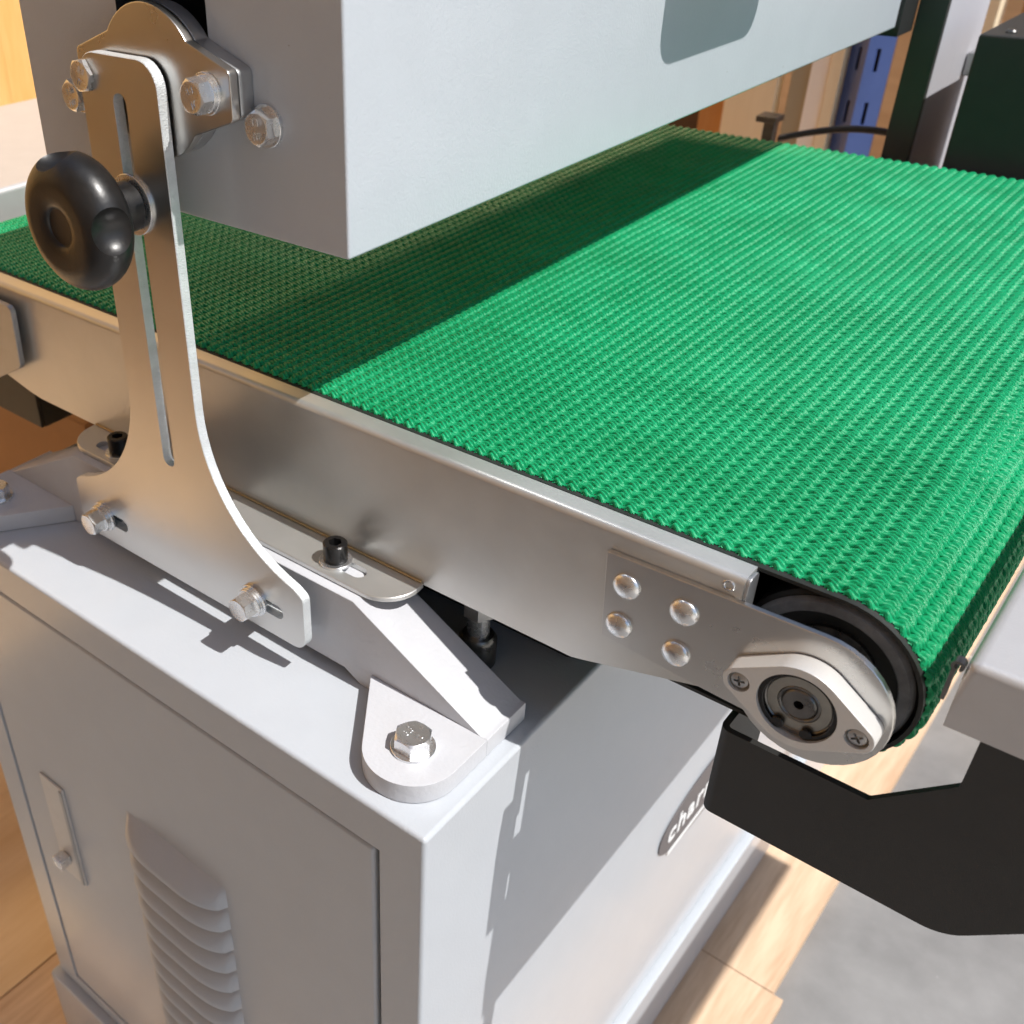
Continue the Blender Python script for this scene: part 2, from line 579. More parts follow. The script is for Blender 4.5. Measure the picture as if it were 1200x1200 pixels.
# cardboard box on the floor beyond the left side of the cabinet
t = thing('cardboard_box', 'brown cardboard box standing on the floor left of the cabinet', 'box', (-880, 430, FLOOR))
obj('carton', box(-1100, -690, 300, 700, FLOOR, -150, 2), card, t)
obj('flap', box(-1102, -890, 300, 498, -149.6, -146.6, 0.5), card, t)
obj('flap', box(-889, -688, 300, 498, -149.6, -146.6, 0.5), card, t)
obj('flap', box(-1102, -688, 500, 702, -149.6, -146.6, 0.5), card, t)

# boards and shelving upright standing behind the machine
def board(name, label, cat, x0, x1, y0, y1, m, z1=900, part='panel'):
    t = thing(name, label, cat, ((x0 + x1) / 2, y0, FLOOR))
    obj(part, box(x0, x1, y0, y1, FLOOR, z1, 1.5), m, t)
    return t
board('dark_board', 'dark brown board behind the far edge of the belt, leftmost of the boards', 'board', -560, -508, 1330, 1352, brown)
board('orange_board', 'narrow orange wooden board beside the dark brown board', 'board', -507, -465, 1318, 1340, orange_w)
board('cream_board', 'wide cream wooden board behind the belt, left of the dark gap', 'board', -464, -392, 1300, 1324, cream)
board('olive_board', 'olive grey board standing between the dark gap and the white board', 'board', -376, -350, 1302, 1330, olive)
board('white_board', 'pale white board leaning beside the blue shelving upright', 'board', -349, -325, 1296, 1318, pale)
board('cream_batten', 'thin cream wooden batten touching the blue shelving upright', 'board', -324, -307.5, 1292, 1312, cream)
t = thing('shelving_upright', 'blue slotted steel shelving upright between the boards and the machine column', 'shelving upright', (-278, 1290, FLOOR))
up = prism([(-306, 1306), (-279, 1288), (-252, 1306), (-254.5, 1309.5), (-279, 1292.5), (-303.5, 1309.5)], 'z', FLOOR, 900)
cuts = []
for k in range(18):
    z = 40 + (k - 8) * 66
    for xc in (-290.5, -267.5):
        cuts.append(box(xc - 2.4, xc + 2.4, 1270, 1330, z - 14, z + 14))
cm = merge(*cuts)
obj('slotted_angle', boolean(up, [cm]), blue, t)
obj('slot_dark_strip', box(-304, -254, 1311, 1316, FLOOR, 899), brown, t)  # dark strip added behind the slots so they look dark
board('timber_stack', 'tan timber plank standing right of the blue shelving upright', 'timber', -250, -205, 1420, 1470, orange_w, 60, 'plank')
board('tan_plank', 'pale tan plank seen between blue upright and dark column', 'timber', -262, -200, 1560, 1600, cream, 900, 'plank')
t = thing('cable', 'thick black cable lying behind the far edge of the belt', 'cable', (-150, 900, 100))
bm = bmesh.new()
prev = None
for k in range(25):
    u = k / 24
    c = Vector((-230 + 135 * u, 900 + 10 * math.sin(u * 3), 94 + 18 * u + 8 * math.sin(u * math.pi)))
    rg = [bm.verts.new(c + Vector((0, 3.6 * math.cos(a), 3.6 * math.sin(a)))) for a in [i * math.pi / 5 for i in range(10)]]
    if prev:
        for i in range(10):
            bm.faces.new((prev[i], prev[(i + 1) % 10], rg[(i + 1) % 10], rg[i]))
    else:
        bm.faces.new(rg[::-1])
    prev = rg
bm.faces.new(prev)
obj('cable_sheath', bm, black_pl, t)
t = thing('clamp_post', 'small grey clamp post sticking up behind the cream board gap', 'clamp', (-245, 900, -20))
obj('post', box(-249, -237, 900, 912, FLOOR, 108, 1), dark_steel, t)
obj('clamp_head', box(-256, -234, 894, 916, 108.5, 115, 1), dark_steel, t)
t = thing('storage_box', 'brown storage box behind the black motor box, top right', 'box', (-60, 1650, FLOOR))
obj('carton', box(-180, 160, 1600, 1900, FLOOR, 250, 3), card, t)
obj('lid', box(-184, 164, 1596, 1904, 250.5, 290, 3), pale, t)

# ================================================================== BASE CABINET
CAB = thing('machine_cabinet', 'light grey steel base cabinet with louvred door under the green conveyor', 'cabinet', (-215, 420, FLOOR))
body = box(-430, 0, 0, 840, -524, 0, 2.6, 3)
body = boolean(body, [box(-401.5, -27.2, -5, 40, -506, -27.6)])
obj('cabinet_body', body, paint, CAB)
pl = prism(fillet([(-438, -8, 4), (8, -8, 4), (8, 848, 4), (-438, 848, 4)]), 'z', FLOOR + 0.2, -526, 3, 2)
obj('plinth', pl, paint, CAB)
# door with louvres
door_b = box(-399, -31.2, 0.3, 13, -503.5, -30.3, 2.4, 4)
NL, LX0, LX1, LZ, LP = 15, -252.0, -154.0, -166.0, 22.4
cuts = [box(LX0 + 4, LX1 - 4, -4, 9.5, LZ - 18.0 - i * LP - 1.8, LZ - 18.0 - i * LP + 9) for i in range(NL)]
door = obj('door', boolean(door_b, [merge(*cuts)]), paint, CAB)
obj('gap_dark_sheet', box(-401, -27.6, 34, 39, -505.5, -28), black_pt, CAB)  # black sheet added so the door gap looks dark
obj('gap_dark_strips', merge(box(-31.0, -27.4, 14, 30, -505, -28), box(-401, -31.2, 14, 30, -31, -28)), black_pt, CAB)  # black strips added in the door gap to stand in for its shade
def louvre_bm():
    bm = bmesh.new()
    nx, nz, H, D, th = 40, 10, 18.5, 14.5, 1.0
    L = LX1 - LX0
    def d(s, t):
        e = abs(2 * s - 1)
        ed = 1.0 if e < 0.25 else math.sqrt(max(0.0, 1 - ((e - 0.25) / 0.75) ** 2.2))
        return D * ed * math.sin(math.pi / 2 * t) ** 1.15
    fr = [[bm.verts.new((s * L, -d(s, t) - 0.02, -t * H)) for s in [i / nx for i in range(nx + 1)]] for t in [j / nz for j in range(nz + 1)]]
    bk = [[bm.verts.new((s * L, -max(0, d(s, t) - th) + 0.15, -t * H)) for s in [i / nx for i in range(nx + 1)]] for t in [j / nz for j in range(nz + 1)]]
    for j in range(nz):
        for i in range(nx):
            bm.faces.new((fr[j][i], fr[j + 1][i], fr[j + 1][i + 1], fr[j][i + 1]))
            bm.faces.new((bk[j][i], bk[j][i + 1], bk[j + 1][i + 1], bk[j + 1][i]))
    for i in range(nx):
        bm.faces.new((fr[nz][i], bk[nz][i], bk[nz][i + 1], fr[nz][i + 1]))
    return bm
lme = local_mesh('louvre', louvre_bm(), paint, 60)
for i in range(NL):
    place('louvre', lme, (LX0, 0.3, LZ - i * LP), door)
# latch
lt = obj('latch', box(-362, -333, -1.6, 0.25, -316, -205, 0.6), alu, door)
obj('latch_handle', box(-356, -345, -12, -2.1, -297, -287, 1.2), bright, CAB)
obj('latch_cover', box(-337, -333.5, -2.6, -1.65, -314, -207, 0.3), galv_dull, CAB)
obj('hinge', box(-402.2, -399.6, 1.5, 6, -470, -420, 0.6), dark_steel, CAB)
# badge on the right side
def superell(cy, cz, a, b, p, n=72):
    out = []
    for k in range(n):
        q = 2 * math.pi * k / n
        c, s = math.cos(q), math.sin(q)
        out.append((cy + a * math.copysign(abs(c) ** (2 / p), c), cz + b * math.copysign(abs(s) ** (2 / p), s)))
    return out
bd = obj('badge', prism(superell(405, -299, 95, 33, 2.3), 'x', 0.15, 1.2, 0.3), badge_m, CAB)
XT = Matrix(((0, 0, 1, 0), (1, 0, 0, 0), (0, 1, 0, 0), (0, 0, 0, 1)))
tb = text_bm('charnwood', 32, 0.15, 0.7, 0.0, 1.12)
obj('badge_lettering', xf(tb, Matrix.Translation((1.5, 405, -298)) @ XT), white_m, bd)
obj('badge_underline', prism(slot(405, -324.5, 150, 5), 'x', 1.3, 1.6), white_m, bd)

# ================================================================== CAST BRIDGE
BR = thing('support_bridge', 'light grey cast iron bridge bolted across the cabinet top below the rail', 'bracket', (-212, 60, 0))
arm_pts = [(-8.5, 0), (-8.5, 12), (-12.6, 12), (-94.6, 55), (-329.4, 55), (-411.4, 12), (-415.5, 12), (-415.5, 0),
           (-333, 0), (-322, 6), (-102, 6), (-91, 0)]
arm = prism(arm_pts, 'y', 60.3, 95, 1.0, 2)
def foot(sign):
    pts = hull([(-33.5, 33.5, 25), (-82, 59.8, 0.5), (-9.0, 59.8, 0.5)], 64)
    if sign < 0:
        pts = [(-424 - u, v) for u, v in pts][::-1]
    return prism(pts, 'z', 0.3, 12.2, 1.0, 2)
obj('bridge_casting', merge(arm, foot(1), foot(-1)), cast_paint, BR, 40)
add_bolt(BR, (-33.5, 33.5, 12.2), 'z', 17, 7.5, ((11.2, 1.6),), '8.8', 90)
add_bolt(BR, (-390.5, 33.5, 12.2), 'z', 17, 7.5, ((11.2, 1.6),), '8.8', 35)

# ================================================================== GAUGE PLATE (locking plate)
GP = thing('slotted_plate', 'tall flared zinc steel plate with a long vertical slot behind the black knob', 'plate', (-212, 49, 18))
out = []
def mir(p): return (-424 - p[0], p[1])
right = []
right += [(-185, 304.5, 12)]
arc = []
for k in range(0, 15):
    q = R(180) + (R(254.5) - R(180)) * k / 14
    arc.append((-100 + 85 * math.cos(q), 139.5 + 85 * math.sin(q), 0))
right += arc
right += [(-116.0, 53.5, 5), (-116.0, 18, 9)]
left = [(-424 - p[0], p[1], p[2]) for p in right][::-1]
outline = fillet(right + left, 7)
gp = prism(outline, 'y', 46, 51.5, 0.35, 1, mi=1)
gp = boolean(gp, [merge(prism(slot(-212, 193.5, 191, 9, False), 'y', 40, 60)),
                  prism(slot(-147, 36, 31, 8.6), 'y', 40, 60), prism(slot(-277, 36, 31, 8.6), 'y', 40, 60)])
for f in gp.faces:                     # the laser-cut rim and slot walls
    n = f.normal
    f.material_index = 0 if abs(n.y) > 0.9 else 1
obj('gauge_plate', gp, [zinc, zinc_cut], GP, 30)
wst = ((9.6, 1.8), (8.6, 1.7), (8.4, 1.6))
add_bolt(GP, (-153, 46, 36), 'y', 13, 8.2, wst, None, 12)
add_bolt(GP, (-283, 46, 36), 'y', 13, 8.2, wst, None, -8)
sp = cached('spacer', lambda: local_mesh('spacer', ring_bm(8, 4.3, 8.6), galv_dull))
for x in (-153, -283):
    place('spacer', sp, (x, 60.2, 36), GP, (R(90), 0, 0))

# ================================================================== CLAMP KNOB
prof = []
Rk, T = 31.0, 25.0
# local +Z is towards the viewer (world -Y); z = 0 at world y = 28
prof = [(0.0, 1.0), (9.0, 0.2), (14.0, -0.2)]
for k in range(0, 25):
    q = R(-100) + R(190) * k / 24
    prof.append((18.6 + 12.4 * math.cos(q), 12.6 + 12.4 * math.sin(q)))
prof += [(13.5, 24.8), (10.8, 24.4), (9.4, 23.9), (8.6, 23.2), (8.2, 22.5), (7.6, 22.3), (0.0, 22.3)]
kb = lathe(prof, 96, cap=False)
kb = xf(kb, at(-212, 27.5, 240, FACE_Y))
cutk = []
for a in (4, 101, 238):
    s = bmesh.new()
    bmesh.ops.create_uvsphere(s, u_segments=40, v_segments=24, radius=12.5)
    xf(s, at(-212 + 35.5 * math.cos(R(a)), 9.5, 240 + 35.5 * math.sin(R(a)), Matrix.Diagonal((1, 1.1, 1, 1))))
    cutk.append(s)
kb = boolean(kb, cutk)
bmesh.ops.remove_doubles(kb, verts=kb.verts, dist=0.01)
KN = obj('knob', kb, black_pl, GP, 38)
tag(KN, 'glossy black plastic hand knob with thumb scallops')
obj('hub', xf(lathe([(10.6, 0), (11.6, 1), (11.2, 17), (11.2, 19.5)], 48), at(-212, 44.4, 240, FACE_Y)), black_pl, KN)
obj('washer', xf(ring_bm(14.2, 5, 1.5), at(-212, 46, 240, FACE_Y)), bright, KN)
obj('threaded_stud', xf(lathe([(3.8, 0), (3.8, 18)], 20), at(-212, 60, 240, FACE_Y)), bright, KN)

# ================================================================== SANDING HEAD
HD = thing('sanding_head', 'light grey steel head housing hanging over the green belt', 'machine head', (-202, 404, 232))
hb = box(-308.3, -96.3, 66, 742, 232.6, 455, 1.4, 3)
hb = boolean(hb, [box(-231.6, -172.0, 40, 125, 298, 480)])
for f in hb.faces:
    c = f.calc_center_median()
    f.material_index = 1 if (-232.5 < c.x < -171 and 70 < c.y < 126 and c.z > 297) else 0  # walls of the opening coloured black so it looks dark inside
obj('head_housing', hb, [paint, black_pt], HD)
obj('pocket_cover', box(-231, -172.6, 66.5, 124, 452, 454), black_pt, HD)  # unseen lid added to keep sky light out of the opening
obj('inner_drum', xf(lathe([(28, 0), (28, 12), (12, 12), (12, 30)], 40), at(-197, 124.5, 296, FACE_Y)), black_pt, HD)
# bearing cap, two stacked plates
cxc, czc = -197.0, 294.0
def cap_outline(rr, ex, eh):
    pts = []
    # right ear, dome, left ear, lower dome
    import itertools
    th = math.acos(min(1, 0.62))
    pts.append((cxc + ex, czc - eh, 3))
    pts.append((cxc + ex, czc + eh, 3))
    a0, a1 = R(36), R(144)
    for k in range(17):
        q = a0 + (a1 - a0) * k / 16
        pts.append((cxc + rr * math.cos(q), czc + rr * math.sin(q), 0))
    pts.append((cxc - ex, czc + eh, 3))
    pts.append((cxc - ex, czc - eh, 3))
    for k in range(17):
        q = R(-144) + (R(-36) - R(-144)) * k / 16
        pts.append((cxc + rr * math.cos(q), czc + rr * math.sin(q), 0))
    return fillet(pts, 5)
bc = obj('bearing_cap', prism(cap_outline(32.0, 50.5, 9.8), 'y', 52.6, 57.2, 0.7, 2), zinc, HD, 30)
obj('cap_ring', prism(cap_outline(31.4, 50.2, 9.3), 'y', 58.0, 65.9, 0.7, 2), galv_dull, HD, 30)
add_bolt(HD, (-160.5, 52.6, 294), 'y', 13, 6.5, ((8.6, 1.6), (7.6, 1.4)), '8.8', 20)
add_bolt(HD, (-235.0, 52.6, 294), 'y', 13, 6.5, ((8.6, 1.6), (7.6, 1.4)), '8.8', -22)
add_bolt(HD, (-139.5, 66, 281.5), 'y', 13, 5.8, ((8.8, 1.8),), '8.8', 5)
add_bolt(HD, (-266.5, 66, 279.0), 'y', 13, 5.8, ((8.8, 1.8),), '8.8', 14)
obj('shadow_box', prism(fillet([(332, 338, 16), (458, 338, 16), (458, 440, 8), (332, 440, 8)]), 'x', -96.1, -50, 2), paint, HD)  # unseen box added to cast the shadow on the long face
obj('head_end_plate', box(-300, -93.4, 742.6, 779.4, 226, 450), black_pt, HD)

# ================================================================== COLUMN + MOTOR BOX (back right)
CO = thing('machine_column', 'narrow upright column behind the far end of the machine head', 'column', (-80, 850, 0))
obj('column_front', box(-93, -70, 780, 786, 0.3, 700, 1), dark_paint, CO)
obj('side_panel', box(-73, -70, 786.5, 841, 0.3, 700, 0.8), lilac, CO)
obj('side_panel', box(-73, -70.6, 843, 916, 0.3, 700, 0.8), lilac, CO)
obj('panel_latch', box(-69.9, -60, 884, 900, 176, 196, 1.5), galv_dull, CO)
MB_ = thing('motor_box', 'matt black steel box behind the far right end of the belt', 'motor box', (80, 820, 60))
obj('box_shell', box(-32.5, 250, 738, 905, 40, 234.5, 2.5), black_pt, MB_)
obj('mounting_arm', box(-69.8, -32.8, 850, 895, 50, 90, 1), black_pt, MB_)
scr = cached('pan', lambda: local_mesh('screw', lathe([(4.2, 0), (4.2, 1), (3.2, 2.4), (1.4, 2.9), (0, 2.9)], 20), dark_steel))
for p in ((-14, 756), (-14, 886), (24, 756)):
    place('screw', scr, (p[0], p[1], 234.5), MB_)

# ================================================================== CONVEYOR
CV = thing('conveyor', 'belt conveyor with galvanised side rails and a green woven belt', 'conveyor', (-212, 412, 57))
RY = 92.3
def rail_profile(y0, sgn):
    # bent top section in (y, z)
    o_, i_ = [], []
    r1, r2 = 3.4, 1.4
    for k in range(7):
        q = R(180) - R(90) * k / 6
        o_.append((r1 + r1 * math.cos(q), 136 - r1 + r1 * math.sin(q)))
        i_.append((2 + r2 + r2 * math.cos(q) - 0.0, 134 - r2 + r2 * math.sin(q)))
    pts = [(0, 122)] + o_ + [(11.8, 136), (11.8, 134)] + i_[::-1] + [(2, 122)]
    return [(y0 + sgn * u, v) for u, v in pts]
low_pts = [(84.5, 122), (84.5, 77), (20, 58.5), (14, 57), (-348, 57), (-408, 57), (-420, 58.5), (-508.5, 77), (-508.5, 122)]
rl = merge(prism(rail_profile(RY, 1), 'x', -508.5, 84.5), prism(low_pts, 'y', RY, RY + 2))
obj('side_rail', rl, galv, CV, 40)
far = xf(merge(prism(rail_profile(731.5, -1), 'x', -508.5, 84.5), prism(low_pts, 'y', 729.5, 731.5)), Matrix.Translation((0, 0, -8)))
obj('side_rail', far, galv, CV, 40)
tabr = box(82.3, 84.4, RY + 2.2, 108, 104, 135.8, 0.8)
obj('rail_end_tab', merge(tabr, prism(fillet([(RY + 0.3, 118, 0), (RY + 10, 118, 0), (RY + 10, 135.9, 3), (RY + 0.3, 135.9, 3)]), 'x', 84.5, 86.3, 0.5)), galv_dull, CV)
obj('rail_eyelet', xf(ring_bm(2.6, 1.5, 0.6, 24, 0.2), at(78.5, RY - 0.05, 130.5, FACE_Y)), bright, CV)
# mounting flange on the bridge with slots
fl = prism(fillet([(-347, 92.2, 0), (-347, 66, 22), (-70.5, 66, 20), (-73.5, 92.2, 0)], 9), 'z', 55.2, 58.2, 0.4, 1)
fl = boolean(fl, [prism(slot(-116, 78, 30, 9), 'z', 50, 65), prism(slot(-310, 78, 30, 9), 'z', 50, 65)])
obj('mounting_flange', fl, galv, CV)
obj('flange_weld', box(-346, -74.5, 90.9, 92.25, 58.3, 59.4, 0.4), mat('yellow_passivated_edge', (0.62, 0.46, 0.24), 0.4, 0.8), CV)
def socket_head():
    bm = lathe([(0, 5.2), (3.5, 5.2), (3.5, 10.0), (5.9, 10.0), (6.6, 9.3), (6.6, 0), (0, 0)], 48, cap=False)
    return local_mesh('socket_screw', bm, black_ox, 40)
def hexsock():
    # hexagonal socket walls
    ho = [(3.6 * math.cos(R(60 * k)), 3.6 * math.sin(R(60 * k))) for k in range(6)]
    bm = bmesh.new()
    c1 = circle(0, 0, 6.6, 48); c2 = circle(0, 0, 5.9, 48)
    return bm
for x in (-121.5, -303.5):
    ss = cached('sock', lambda: local_mesh('socket_screw', boolean(lathe([(6.6, 0), (6.6, 10.2), (5.9, 10.9)], 48),
                [prism([(3.7 * math.cos(R(60 * k + 20)), 3.7 * math.sin(R(60 * k + 20))) for k in range(6)], 'z', 4.8, 14)]), black_ox, 35))
    b = place('socket_screw', ss, (x, 77.8, 59.9), CV)
    wm = cached('sockw', lambda: local_mesh('washer', ring_bm(9.0, 4.2, 1.6), bright))
    wo = bpy.data.objects.new('washer', wm); wo.parent = b; wo.location = (0, 0, -1.65 * S); COL.objects.link(wo)

# ---- belt
XR, XL, ZA = 118.0, -525.0, 98.0
def path(u, r):
    """u = arc length at r0 = 38 measured from (XL, top); returns x, z, nx, nz"""
    r0 = 38.0
    L1 = XR - XL
    L2 = math.pi * r0
    if u < 0:
        q = -u / r0
        return XL - r * math.sin(q), ZA + r * math.cos(q), -math.sin(q), math.cos(q)
    if u <= L1:
        return XL + u, ZA + r, 0, 1
    if u <= L1 + L2:
        q = (u - L1) / r0
        return XR + r * math.sin(q), ZA + r * math.cos(q), math.sin(q), math.cos(q)
    return XR - (u - L1 - L2), ZA - r, 0, -1
L1 = XR - XL
bm = bmesh.new()
us = [-math.pi * 38 + i * math.pi * 38 / 24 for i in range(24)] + [0, L1] + [L1 + math.pi * 38 * i / 24 for i in range(1, 25)]
rows = []
BY0, BY1 = 103.6, 720.4
for u in us:
    a = path(u, 36.3); b = path(u, 38.0)
    rows.append([bm.verts.new((a[0], BY0, a[1])), bm.verts.new((b[0], BY0, b[1])), bm.verts.new((b[0], BY1, b[1])), bm.verts.new((a[0], BY1, a[1]))])
n = len(rows)
for i in range(n):
    A, B = rows[i], rows[(i + 1) % n]
    for k in range(4):
        bm.faces.new((A[k], A[(k + 1) % 4], B[(k + 1) % 4], B[k]))
bmesh.ops.recalc_face_normals(bm, faces=bm.faces)
BELT = obj('belt', bm, belt_edge, CV, 20)

# woven green cover: a height field of knotted ribs, wrapped round the rollers
PU, PV = 7.2, 7.3
u0, u1 = -50.0, L1 + math.pi * 38 + 70
du = PU / 14
nu = int((u1 - u0) / du)
U = u0 + np.arange(nu) * du
V = []
v = 106.0
while v < 718:
    V.append(v)
    v += 0.52 if v < 230 else (0.8 if v < 400 else 1.2)
V = np.array(V)
UU, VV = np.meshgrid(U, V, indexing='ij')
rng = np.random.RandomState(3)
def smooth_noise(n0, n1, amp):
    a = rng.randn(n0, n1) * amp
    iu = np.linspace(0, n0 - 1.001, nu); iv = np.linspace(0, n1 - 1.001, len(V))
    a0 = iu.astype(int); b0 = iv.astype(int); fu = (iu - a0)[:, None]; fv = (iv - b0)[None, :]
    return (a[a0][:, b0] * (1 - fu) * (1 - fv) + a[a0 + 1][:, b0] * fu * (1 - fv) + a[a0][:, b0 + 1] * (1 - fu) * fv + a[a0 + 1][:, b0 + 1] * fu * fv)
UU2 = UU + smooth_noise(40, 30, 0.18)
VV2 = VV + smooth_noise(120, 90, 0.30)
fu = (UU2 / PU) % 1.0
fv = (VV2 / PV) % 1.0
tw = 2 * np.pi
trough = 0.5 + 0.5 * np.cos(tw * fu)                 # 1 in the trough between two ribs
knot = 0.5 + 0.5 * np.cos(tw * fv)                   # 1 on the lattice of holes
rib = 1.0 - trough ** 1.6
def pad(cu, cv, au, av, skew, H, p=2.6):
    d_u = (fu - cu + 0.5) % 1.0 - 0.5
    d_v = (VV2 / PV - cv + skew * d_u + 0.5) % 1.0 - 0.5
    r = (np.abs(d_u) / au) ** p + (np.abs(d_v) / av) ** p
    return H * np.clip(1 - r, 0, 1) ** 0.36
def slit(cu, cv, au, av, skew):
    d_u = (fu - cu + 0.5) % 1.0 - 0.5
    d_v = (VV2 / PV - cv + skew * d_u + 0.5) % 1.0 - 0.5
    r = (d_u / au) ** 2 + (d_v / av) ** 2
    return np.clip(1.5 - r, 0, 1)
crown = 0.5 - 0.5 * np.cos(tw * fu)                  # 1 on the crown of a rib
h = 1.75 + 0.75 * crown
zig = 0.30 * np.sin(tw * fu)                         # three swaying yarns per pitch
st = np.abs(np.sin(np.pi * (VV2 / PV * 3 - zig - 0.5)))
h += 0.85 * (st ** 0.7 - 0.75)
loop = 0.5 + 0.5 * np.cos(tw * (fv - 0.5 * (fu > 0.5)))
h += 0.30 * loop * np.abs(np.sin(tw * fu))           # loops rising over the flanks by turns
h *= 1 - slit(0.0, 0.0, 0.25, 0.15, 0.35)           # slits open to the backing
h *= 1 - 0.8 * slit(0.5, 0.5, 0.17, 0.095, 0.35)
h += smooth_noise(nu // 5, len(V) // 5, 0.07)
# rib ends round off at both belt edges
e0 = np.clip((VV - 106.0 - 0.5 * (1 + np.cos(tw * fu))) / 2.0, 0, 1)
e1 = np.clip((717.9 - VV - 0.5 * (1 + np.cos(tw * fu))) / 2.0, 0, 1)
h_raw = h * e0 * e1
h = h * np.sqrt(np.clip(e0 * e1, 0, 1)) + 38.02
h = np.maximum(h, 38.02)
open_q = np.maximum(np.maximum(h_raw[:-1, :-1], h_raw[1:, :-1]), np.maximum(h_raw[1:, 1:], h_raw[:-1, 1:])) > 0.25
P0 = np.array([path(u, 0.0) for u in U])
X = P0[:, 0][:, None] + P0[:, 2][:, None] * h
Z = P0[:, 1][:, None] + P0[:, 3][:, None] * h
org = Vector(((u0 + XL + 200), 412, 60))
co = np.stack([(X - org.x) * S, (VV - org.y) * S, (Z - org.z) * S], -1).reshape(-1, 3)
nv = len(V)
idx = np.arange(nu * nv).reshape(nu, nv)
q = np.stack([idx[:-1, :-1], idx[1:, :-1], idx[1:, 1:], idx[:-1, 1:]], -1).reshape(-1, 4)
q = q[open_q.ravel()]          # the black backing shows in the gaps of the weave
me = bpy.data.meshes.new('woven_cover')
me.vertices.add(len(co)); me.vertices.foreach_set('co', co.ravel().astype(np.float32))
me.loops.add(q.size); me.loops.foreach_set('vertex_index', q.ravel().astype(np.int32))
me.polygons.add(len(q))
me.polygons.foreach_set('loop_start', np.arange(0, q.size, 4, dtype=np.int32))
me.polygons.foreach_set('loop_total', np.full(len(q), 4, dtype=np.int32))
me.update(calc_edges=True)
uvl = me.uv_layers.new(name='weave')
uvc = np.stack([UU2 / PU, VV2 / PV], -1).reshape(-1, 2)[q.ravel()]
uvl.data.foreach_set('uv', uvc.ravel().astype(np.float32))
me.materials.append(green)
me.polygons.foreach_set('use_smooth', [True] * len(me.polygons))
wc = bpy.data.objects.new('woven_cover', me)
WL[BELT.name] = WL[BELT.name]
register(wc, org, BELT)
tag(wc, kind='stuff')

# ---- bed, rollers
obj('belt_bed', box(-480, 78, 109, 716, 128, 133.2), dark_paint, CV)
def roller(x):
    prof = [(8, -14), (8, 4.0), (22, 4.0), (27.5, 3.0), (28.5, 0.4), (29.5, 0), (34.6, 0), (36.1, 1.6), (36.1, 606.4), (34.6, 608), (29.5, 608), (28.5, 606), (0, 602)]
    return xf(lathe(prof, 96, cap=True), at(x, 107.5, ZA, Matrix.Rotation(R(-90), 4, 'X')))
DR = obj('drive_roller', roller(XR), black_pt, CV, 40)
obj('roller_rim', xf(lathe([(28.6, 0), (34.0, 0), (34.6, 0.8), (34.6, 1.2), (33.2, 3.4), (29.2, 3.4), (28.6, 2.8), (28.6, 0)], 96, cap=False), at(XR, 107.3, ZA, FACE_Y)), rubber, DR)
obj('roller_hub', xf(lathe([(9, 0), (19, 0), (19, 3), (16, 4.5), (9, 4.5), (9, 0)], 64, cap=False), at(XR, 112.5, ZA, FACE_Y)), dark_steel, DR)
obj('idler_roller', roller(XL), rubber, CV, 40)

# ---- riveted end plate
R1 = 31.0
pc = (119.5, 96.0)
pts = [(26.2, 125.3, 0)]
for k in range(25):
    q = R(92) - R(231) * k / 24
    pts.append((pc[0] + R1 * math.cos(q), pc[1] + R1 * math.sin(q), 0))
pts.append((70, 77.0, 0))
pts.append((28.8, 80.4, 0))
EP = obj('end_plate', prism(fillet(pts), 'y', 89.3, 92.2, 0.35, 1), zinc, CV, 30)
rv = local_mesh('rivet', lathe([(6.2, 0), (6.35, 0.5), (6.1, 1.2), (5.4, 1.9), (4.3, 2.5), (3.0, 2.9), (1.5, 3.1), (0, 3.15)], 48, cap=True), bright, 60)
for x, z in ((37.6, 111.9), (64.2, 111.2), (36.6, 90.0), (64.0, 88.9)):
    place('rivet', rv, (x, 89.3, z), EP, (R(90), 0, 0))

# ---- flange bearing
hx, hz = 118.0, 97.2
fo = hull([(hx, hz, 19.2), (hx - 23.3, hz + 0.4, 6.6), (hx + 23.3, hz - 1.2, 6.6)], 72)
fb = prism(fo, 'y', 79, 89.2, 0.6, 2)
fb = boolean(fb, [xf(lathe([(15.6, 0), (15.6, 20)], 64), at(hx, 90.5, hz, FACE_Y)),
                  xf(lathe([(4.6, 0), (4.6, 20)], 32), at(hx - 23.3, 82.2, hz + 0.4, FACE_Y)),
                  xf(lathe([(4.6, 0), (4.6, 20)], 32), at(hx + 23.3, 82.2, hz - 1.2, FACE_Y))])
FB = obj('bearing_housing', fb, alu, CV, 30)
obj('bearing_outer_race', xf(ring_bm(15.4, 12.7, 7.2, 64, 0.5), at(hx, 89.1, hz, FACE_Y)), dark_steel, FB)
obj('bearing_shield', xf(ring_bm(12.6, 8.5, 0.8, 64, 0.1), at(hx, 83.0, hz, FACE_Y)), shield, FB)
obj('bearing_inner_race', xf(ring_bm(8.6, 6.9, 7.0, 48, 0.5), at(hx, 89.0, hz, FACE_Y)), dark_steel, FB)
sh = boolean(xf(lathe([(6.8, 0), (6.8, 6.6), (6.2, 7.2)], 48), at(hx, 89, hz, FACE_Y)),
             [xf(lathe([(0, 0), (1.3, 1.0), (1.7, 4), (1.9, 6), (3.1, 9)], 24), at(hx, 88, hz, FACE_Y))])
obj('shaft_end', sh, dark_steel, FB)
